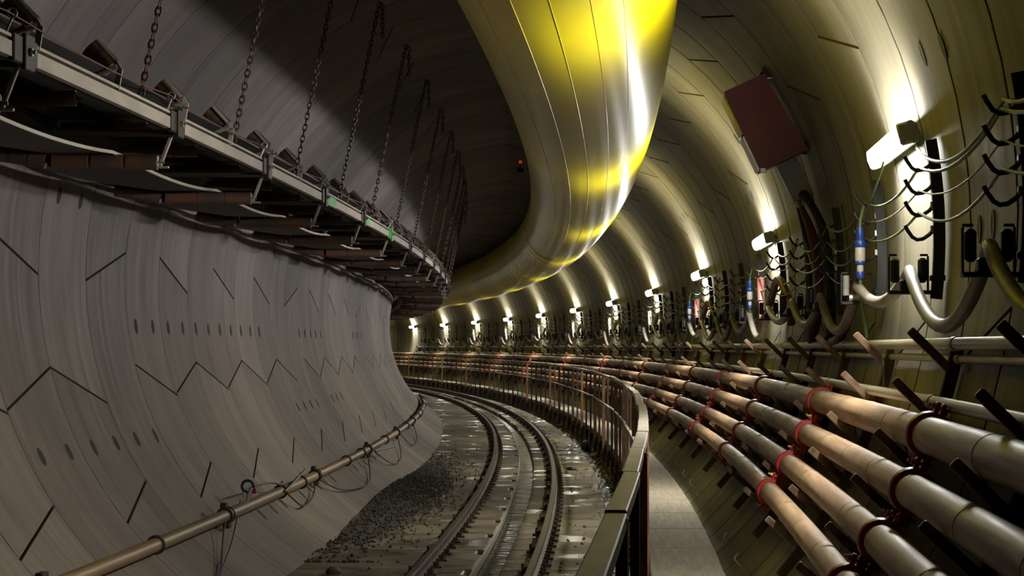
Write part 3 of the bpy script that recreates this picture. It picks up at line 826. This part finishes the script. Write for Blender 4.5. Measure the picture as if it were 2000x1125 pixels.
b = MB(); b.bbox((-2.10, 0, 0.745), (1.22, 0.07, 0.035), 0.004); XB = b.mesh('cross_beam', M['plate'], False)
b = MB()
def flat(p, q, wy, th):
    p = Vector(p); q = Vector(q); d = q - p; L_ = d.length; d.normalize()
    b.bbox((p + q) / 2, (L_ + 0.01, wy, th), 0.002, Matrix.Rotation(-math.atan2(d.z, d.x), 3, 'Y'))
flat((-1.488, -0.075, 0.845), (-1.470, -0.075, 0.955), 0.012, 0.034); flat((-1.472, -0.075, 0.950), (-1.496, -0.075, 0.995), 0.012, 0.030); flat((-1.494, -0.075, 0.99), (-1.605, -0.075, 1.112), 0.012, 0.022)
IB = b.mesh('idler_bracket', M['cream'], False)
WR = roller((-1.535, 0.0, 0.965), (-1.655, 0.0, 1.085), 0.066, 'wing_roller', M['wing'])
b = MB(); b.tube([(-1.485, -0.085, 0.965), (-1.60, -0.085, 0.925), (-1.72, -0.085, 0.885)], 0.016, 8); IS = b.mesh('idler_strut', M['galv'])
CR = roller((-1.74, 0.05, 0.808), (-2.30, 0.05, 0.808), 0.045, 'carrying_roller', M['roller'])
WR2 = roller((-2.34, 0.05, 0.83), (-2.58, 0.05, 0.96), 0.045, 'wing_roller', M['wing'])
for k in range(-3, 24):
    s = CS0 + CD * k
    F_ = frame(s)
    gr = k in (2, 3)
    so = put('stringer', STR, F_, CV); put('stringer_top_rail', STRT, F_, CV); put('wall_side_stringer', STW, F_, CV)
    if gr:
        bb = MB(); bb.box((-1.471, 0.55 if k == 2 else 0.45, 0.792), (0.004, 0.75 if k == 2 else 0.5, 0.088))
        put('paint_mark', bb.mesh('paint_mark', M['green'], False), F_, so, label='bright green paint mark')
    put('joint_plate', JP, F_, CV) if k != 4 else None
    if k == 4:
        me = JP.copy(); me.materials.clear(); me.materials.append(M['green']); put('joint_plate', me, F_, CV, label='green painted joint plate')
    put('joint_bolt', JB, F_, CV)
    put('roller_hook', HKK, F_, CV); put('return_roller', RR1, F_, CV); put('return_roller', RR2, F_, CV); put('roller_bracket', RB, F_, CV)
    put('cross_beam', XB, F_, CV)
    for q in (0.35, 2.02):
        F2 = frame(s + q)
        put('idler_bracket', IB, F2, CV); put('wing_roller', WR, F2, CV); put('idler_strut', IS, F2, CV)
        put('carrying_roller', CR, F2, CV)
        if q < 1: put('wing_roller', WR2, F2, CV)
put('carrying_belt', MB().sweep([(-1.545, 0.955), (-1.75, 0.866), (-2.30, 0.866), (-2.60, 1.03), (-2.60, 1.042), (-2.30, 0.878), (-1.75, 0.878), (-1.545, 0.967)], 3, 98, 0.9).mesh('carrying_belt', M['belt']), None, CV)
v = []; f = []; prof = [(-1.87, 0.622), (-2.28, 0.626), (-2.672, 0.684), (-2.672, 0.695), (-2.28, 0.637), (-1.87, 0.633)]
kk = int(95 / 0.3)
v2 = []; 
for j in range(kk + 1):
    s = 3 + j * 0.3; x = ((s - CS0 - 0.03) / CD) % 1.0; sg = 4 * 0.05 * x * (1 - x)
    for (u, w) in prof: v.append(P(u, s, w - sg))
    for (u, w) in ((-1.866, 0.618), (-1.852, 0.618), (-1.852, 0.638), (-1.866, 0.638)): v2.append(P(u, s, w - sg))
    
for j in range(kk):
    for q in range(6): f.append((j * 6 + q, j * 6 + (q + 1) % 6, (j + 1) * 6 + (q + 1) % 6, (j + 1) * 6 + q))
b = MB(); b.add(v, f); put('return_belt', b.mesh('return_belt', M['belt']), None, CV)
f2 = [(j * 4 + q, j * 4 + (q + 1) % 4, (j + 1) * 4 + (q + 1) % 4, (j + 1) * 4 + q) for j in range(kk) for q in range(4)]
b = MB(); b.add(v2, f2); put('belt_edge', b.mesh('belt_edge', M['beltedge']), None, CV, label='pale cut edge of the return belt')
v3 = []
for j in range(kk + 1):
    s = 3 + j * 0.3; wv = 0.012 * math.sin(s * 2.1) + 0.008 * math.sin(s * 5.3)
    for (u, w) in ((-2.690, 0.672), (-2.674, 0.668), (-2.674, 0.712), (-2.690, 0.712)): v3.append(P(u, s, w + wv))
b = MB(); b.add(v3, f2); put('belt_edge', b.mesh('belt_edge', M['beltedge']), None, CV, label='pale wavy belt edge on the wall side')
# pull cord with ring eyes
pts = []
for j in range(0, 150):
    s = 4 + 0.45 * j; x = ((s - 13.9) / 3.52) % 1.0
    pts.append(P(-1.448, s, 0.945 - 4 * 0.035 * x * (1 - x)))
b = MB(); b.tube(pts, 0.0042, 6)
t = thing('pull_cord', 'thin red pull cord strung along the conveyor edge beside the track', 'cord', Matrix.Identity(4), None, b.mesh('pull_cord', M['cord']))
b = MB(); b.tube([(-1.448 + 0.022 * math.cos(a), 0, 0.945 + 0.022 * math.sin(a)) for a in [2 * PI * q / 10 for q in range(10)]], 0.005, 6, closed=True); b.tube([(-1.448, 0, 0.923), (-1.475, 0, 0.86)], 0.006, 6)
EYE = b.mesh('cord_eye', M['galv'])
for k in range(-2, 16): put('cord_eye', EYE, frame(13.9 + 3.52 * k), t)
# hanging chains
def chain_mesh():
    b = MB(); lo = Vector((-1.483, 0, 0.865)); hi = Vector((-1.09, 0, 2.785)); d = (hi - lo); L_ = d.length; d.normalize()
    side = Vector((0, 1, 0)); oth = d.cross(side)
    n = int(L_ / 0.047)
    for k in range(n):
        c = lo + d * (L_ * (k + 0.5) / n); ax = side if k % 2 else oth
        pts = []
        for q in range(8):
            a = 2 * PI * q / 8
            pts.append(c + d * (0.031 * math.sin(a)) + ax * (0.017 * math.cos(a)))
        b.tube(pts, 0.0068, 5, closed=True)
    # loose tail and hook at the top
    for k in range(7):
        c = hi + Vector((0.03, 0, -0.05 - 0.045 * k)); ax = side if k % 2 else Vector((1, 0, 0))
        b.tube([c + Vector((0, 0, 0.030 * math.sin(2 * PI * q / 8))) + ax * (0.016 * math.cos(2 * PI * q / 8)) for q in range(8)], 0.0065, 5, closed=True)
    b.tube([hi + Vector((-0.01, 0, 0.05)), hi, hi + Vector((0.03, 0, -0.02))], 0.012, 6)
    return b.mesh('hanging_chain', M['chain'])
CH = chain_mesh()
cs = [13.2, 16.25, 19.35, 22.5, 25.7, 29.1, 32.6, 36.1, 39.6, 43.1, 46.6, 50.1, 53.6, 57.1]
for k, s in enumerate(cs):
    thing('hanging_chain', f'rusty link chain holding up the conveyor, {ORD[k]} counting from the camera', 'chain', frame(s), 'conveyor chains', CH)
for k, s in enumerate([48.5, 50.0, 51.5]):
    b = MB(); b.tube([(-1.50, 0, 0.87), (-1.2, 0.3, 1.6)], 0.012, 6)

# ---------------------------------------------------------------- ochre pipe at the foot of the left wall
LU, LW, LR_ = -2.085, -2.0, 0.052
t = thing('drain_pipe', 'ochre pipe running low along the left wall with black couplings', 'pipe', base(LU, 16, LW))
lc = [7.3, 13.4, 19.5, 25.6, 32.2, 38.6, 45.0, 51.0, 57.0, 63.0, 69.0]
for a, c in zip(lc[:-1], lc[1:]):
    put('pipe_section', MB().sweep([(LU + x, LW + z) for x, z in ring_pts(LR_, 18)], a + .01, c - .01, 1.0, local=a).mesh('pipe_section', M['oldpipe']), frame(a), t)
b = MB()
for y0, y1, rr in ((-0.08, -0.05, LR_ + 0.022), (-0.05, 0.05, LR_ + 0.014), (0.05, 0.08, LR_ + 0.022)):
    b.tube([(LU, y0, LW), (LU, y1, LW)], rr, 18)
for a in (rad(100), rad(-80)):
    b.bbox((LU + 0.085 * math.cos(a), 0, LW + 0.085 * math.sin(a)), (0.05, 0.14, 0.045), 0.006)
CPL = b.mesh('pipe_coupling', M['seal'], True, 35)
b = MB(); a = rad(223.7)
b.bbox((2.94 * math.cos(a), 0.15, 2.94 * math.sin(a)), (0.16, 0.05, 0.03), 0.004, Matrix.Rotation(-a, 3, 'Y'))
b.tube([(LU + 0.062 * math.cos(2 * PI * q / 14), 0.15, LW + 0.062 * math.sin(2 * PI * q / 14)) for q in range(14)], 0.012, 6, closed=True)
PST = b.mesh('pipe_strap', M['plate'])
for s in lc[1:-1]: put('pipe_coupling', CPL, frame(s), t)
for s in [16.4, 22.6, 24.2, 28.9, 31.0, 35.5, 41.9, 48]: put('pipe_strap', PST, frame(s), t)
# valve with ring handle standing off the pipe
b = MB()
b.tube([(LU, 0, LW), (LU + 0.02, 0, LW + 0.10), (LU + 0.05, 0, LW + 0.17)], 0.022, 10)
b.tube([(LU - 0.02, 0, LW + 0.0), (LU - 0.02, 0, LW + 0.13)], 0.012, 8)
VB = put('valve', b.mesh('valve', M['galv']), frame(20.6), t, label='small branch valve standing up from the pipe')
b = MB(); b.tube([(LU + 0.01 + 0.052 * math.cos(2 * PI * q / 14), 0, LW + 0.18 + 0.052 * math.sin(2 * PI * q / 14)) for q in range(14)], 0.013, 7, closed=True)
put('valve_ring', b.mesh('valve_ring', M['bcable']), frame(20.6), VB)
b = MB(); b.bbox((LU + 0.07, 0, LW + 0.14), (0.03, 0.03, 0.05), 0.006); put('valve_tag', b.mesh('valve_tag', M['clamp']), frame(20.6), VB, label='small red tag')
def loop_cable(pts, r, lab):
    return wall_run(pts, r, M['bcable'], 'loose_cable', lab, 'cable')
loop_cable([(19.6, 222.6, 2.84), (18.8, 227.2, 2.93), (17.8, 231.5, 2.95), (17.0, 233, 2.96)], 0.007, 'thin black cable trailing down the left wall from the nearest pipe coupling')
loop_cable([(20.3, 222.6, 2.84), (19.2, 227.6, 2.93), (18.0, 231.1, 2.95), (16.9, 234.4, 2.96)], 0.007, 'second thin black cable trailing beside the first below the nearest coupling')
loop_cable([(20.7, 221.0, 2.82), (22.4, 222.2, 2.82), (23.1, 225.5, 2.9), (23.6, 228.3, 2.94), (25.0, 226.6, 2.94), (25.6, 222.3, 2.85)], 0.009, 'black hose looping under the pipe between valve and second coupling')
loop_cable([(25.7, 224.9, 2.9), (27.0, 229.4, 2.95), (29.4, 231.4, 2.96), (31.0, 228.5, 2.95), (31.9, 224.6, 2.9)], 0.009, 'black hose looping below the pipe between second and third coupling')
loop_cable([(32.3, 223.6, 2.85), (34.0, 230.5, 2.95), (36.2, 230.9, 2.96), (38.5, 225.0, 2.9)], 0.008, 'black hose looping below the pipe beyond the third coupling')
loop_cable([(38.8, 223.6, 2.85), (40.0, 229.5, 2.95), (42.5, 230.2, 2.96), (44.8, 224.8, 2.9)], 0.008, 'black hose looping below the pipe at the far bend')
b = MB(); b.tube([(-2.02, 0, -1.99), (-2.02, 1.6, -1.86)], 0.012, 6)
thing('loose_rod', 'thin dark rod leaning on the ochre pipe past the valve', 'rod', frame(22.6), None, b.mesh('loose_rod', M['bcable']))
b = MB(); b.tube([(-1.99, 0, -2.03), (-1.80, 1.4, -2.02)], 0.012, 6)
thing('loose_rod', 'thin dark rod sticking out from the ochre pipe at the third coupling', 'rod', frame(32.4), None, b.mesh('loose_rod', M['bcable']))

# ---------------------------------------------------------------- gravel and debris
def stones(name, label, spots, rng):
    b = MB()
    for (s, u, w, r) in spots:
        c = P(u, s, w); k = [(1, 0, 0), (-1, 0, 0), (0, 1, 0), (0, -1, 0), (0, 0, 1), (0, 0, -1)]
        v = [c + Vector(q) * r * rng.uniform(0.6, 1.2) for q in k]
        b.add(v, [(0, 2, 4), (2, 1, 4), (1, 3, 4), (3, 0, 4), (2, 0, 5), (1, 2, 5), (3, 1, 5), (0, 3, 5)])
    return b.mesh(name, M['stone'], False)
rg_ = random.Random(7)
sp = []
for q in range(5200):
    s = min(44, max(21, rg_.gauss(31, 4.2))); x = abs(rg_.gauss(0, 0.33)); u = -1.63 + x
    h = max(0, 0.16 * math.exp(-((s - 30) / 5) ** 2) * (1 - x / 0.7))
    sp.append((s, u, FZ + h * rg_.uniform(0.4, 1) + 0.005, rg_.uniform(0.006, 0.022)))
me = stones('gravel_heap', '', sp, rg_)
t = thing('gravel_heap', 'dark heap of spilled gravel at the foot of the left wall', 'gravel', Matrix.Identity(4), None, me); t['kind'] = 'stuff'
b = MB(); v = []; f = []; nu, ns = 9, 50
for j in range(ns):
    s = 22 + 22 * j / (ns - 1)
    for q in range(nu):
        x = 0.75 * q / (nu - 1)
        h = 0.15 * math.exp(-((s - 30) / 5) ** 2) * max(0, 1 - x / 0.7)
        v.append(P(-1.66 + x, s, FZ - 0.012 + h + rg_.uniform(-.008, .012)))
for j in range(ns - 1):
    for q in range(nu - 1): f.append((j * nu + q, j * nu + q + 1, (j + 1) * nu + q + 1, (j + 1) * nu + q))
b.add(v, f)
put('gravel_bank', b.mesh('gravel_bank', M['stone'], False), None, t)
sp = []
for q in range(700):
    s = rg_.uniform(14, 60); u = rg_.choice([rg_.uniform(-1.55, -0.55), rg_.uniform(1.16, 1.44), rg_.uniform(1.16, 1.44), rg_.uniform(0.7, 1.1)])
    sp.append((s, u, (FZ if u < 1.15 else -2.60) + 0.004, rg_.uniform(0.006, 0.02)))
me = stones('scattered_grit', '', sp, rg_)
t = thing('scattered_grit', 'scattered grit and crumbs of concrete over slabs and gutter', 'grit', Matrix.Identity(4), None, me); t['kind'] = 'stuff'
def lump(u, s, w, d, m, name, label, cat):
    b = MB(); n = 9; v = []; f = []; rr = random.Random(s)
    for l, (zz, k) in enumerate(((0, 0.85), (0.35, 1.0), (0.75, 0.75), (1, 0.3))):
        for q in range(n):
            a = 2 * PI * q / n; e = k * rr.uniform(0.8, 1.15)
            v.append((d[0] / 2 * e * math.cos(a), d[1] / 2 * e * math.sin(a), d[2] * zz * rr.uniform(0.9, 1.1)))
    for l in range(3):
        for q in range(n): f.append((l * n + q, l * n + (q + 1) % n, (l + 1) * n + (q + 1) % n, (l + 1) * n + q))
    f += [tuple(range(n))[::-1], tuple(3 * n + q for q in range(n))]
    b.add(v, f)
    thing(name, label, cat, base(u, s, w), None, b.mesh(name, m))
lump(1.30, 46.0, -2.62, (0.20, 0.6, 0.20), M['stone'], 'rubble_lump', 'grey-green lump of rubble in the gutter beside the railing', 'rubble')
lump(0.80, 37.0, FZ, (0.17, 0.30, 0.05), M['bcable'], 'dropped_tool_bag', 'small dark bag lying on the slab right of the right rail', 'bag')
lump(-1.22, 19.9, FZ, (0.14, 0.20, 0.07), M['stone'], 'rubble_lump', 'dark lump of debris on the slab at the foot of the left wall', 'rubble')
# red signal under the crown
t = thing('signal_lamp', 'small red signal lamp hanging under the dark crown left of the duct', 'lamp', base(0.0, 44, 2.8))
b = MB(); b.bbox((0, 0, 2.78), (0.12, 0.10, 0.09), 0.01); b.tube([(0, 0, 2.82), (0, 0, 3.0)], 0.016, 8); put('signal_body', b.mesh('signal_body', M['dark'], False), frame(44), t)
b = MB(); b.tube([(0.0, -0.07, 2.93), (0.0, -0.04, 2.93)], 0.034, 14); put('signal_lens', b.mesh('signal_lens', M['redlens']), frame(44), t, label='dim red lens')
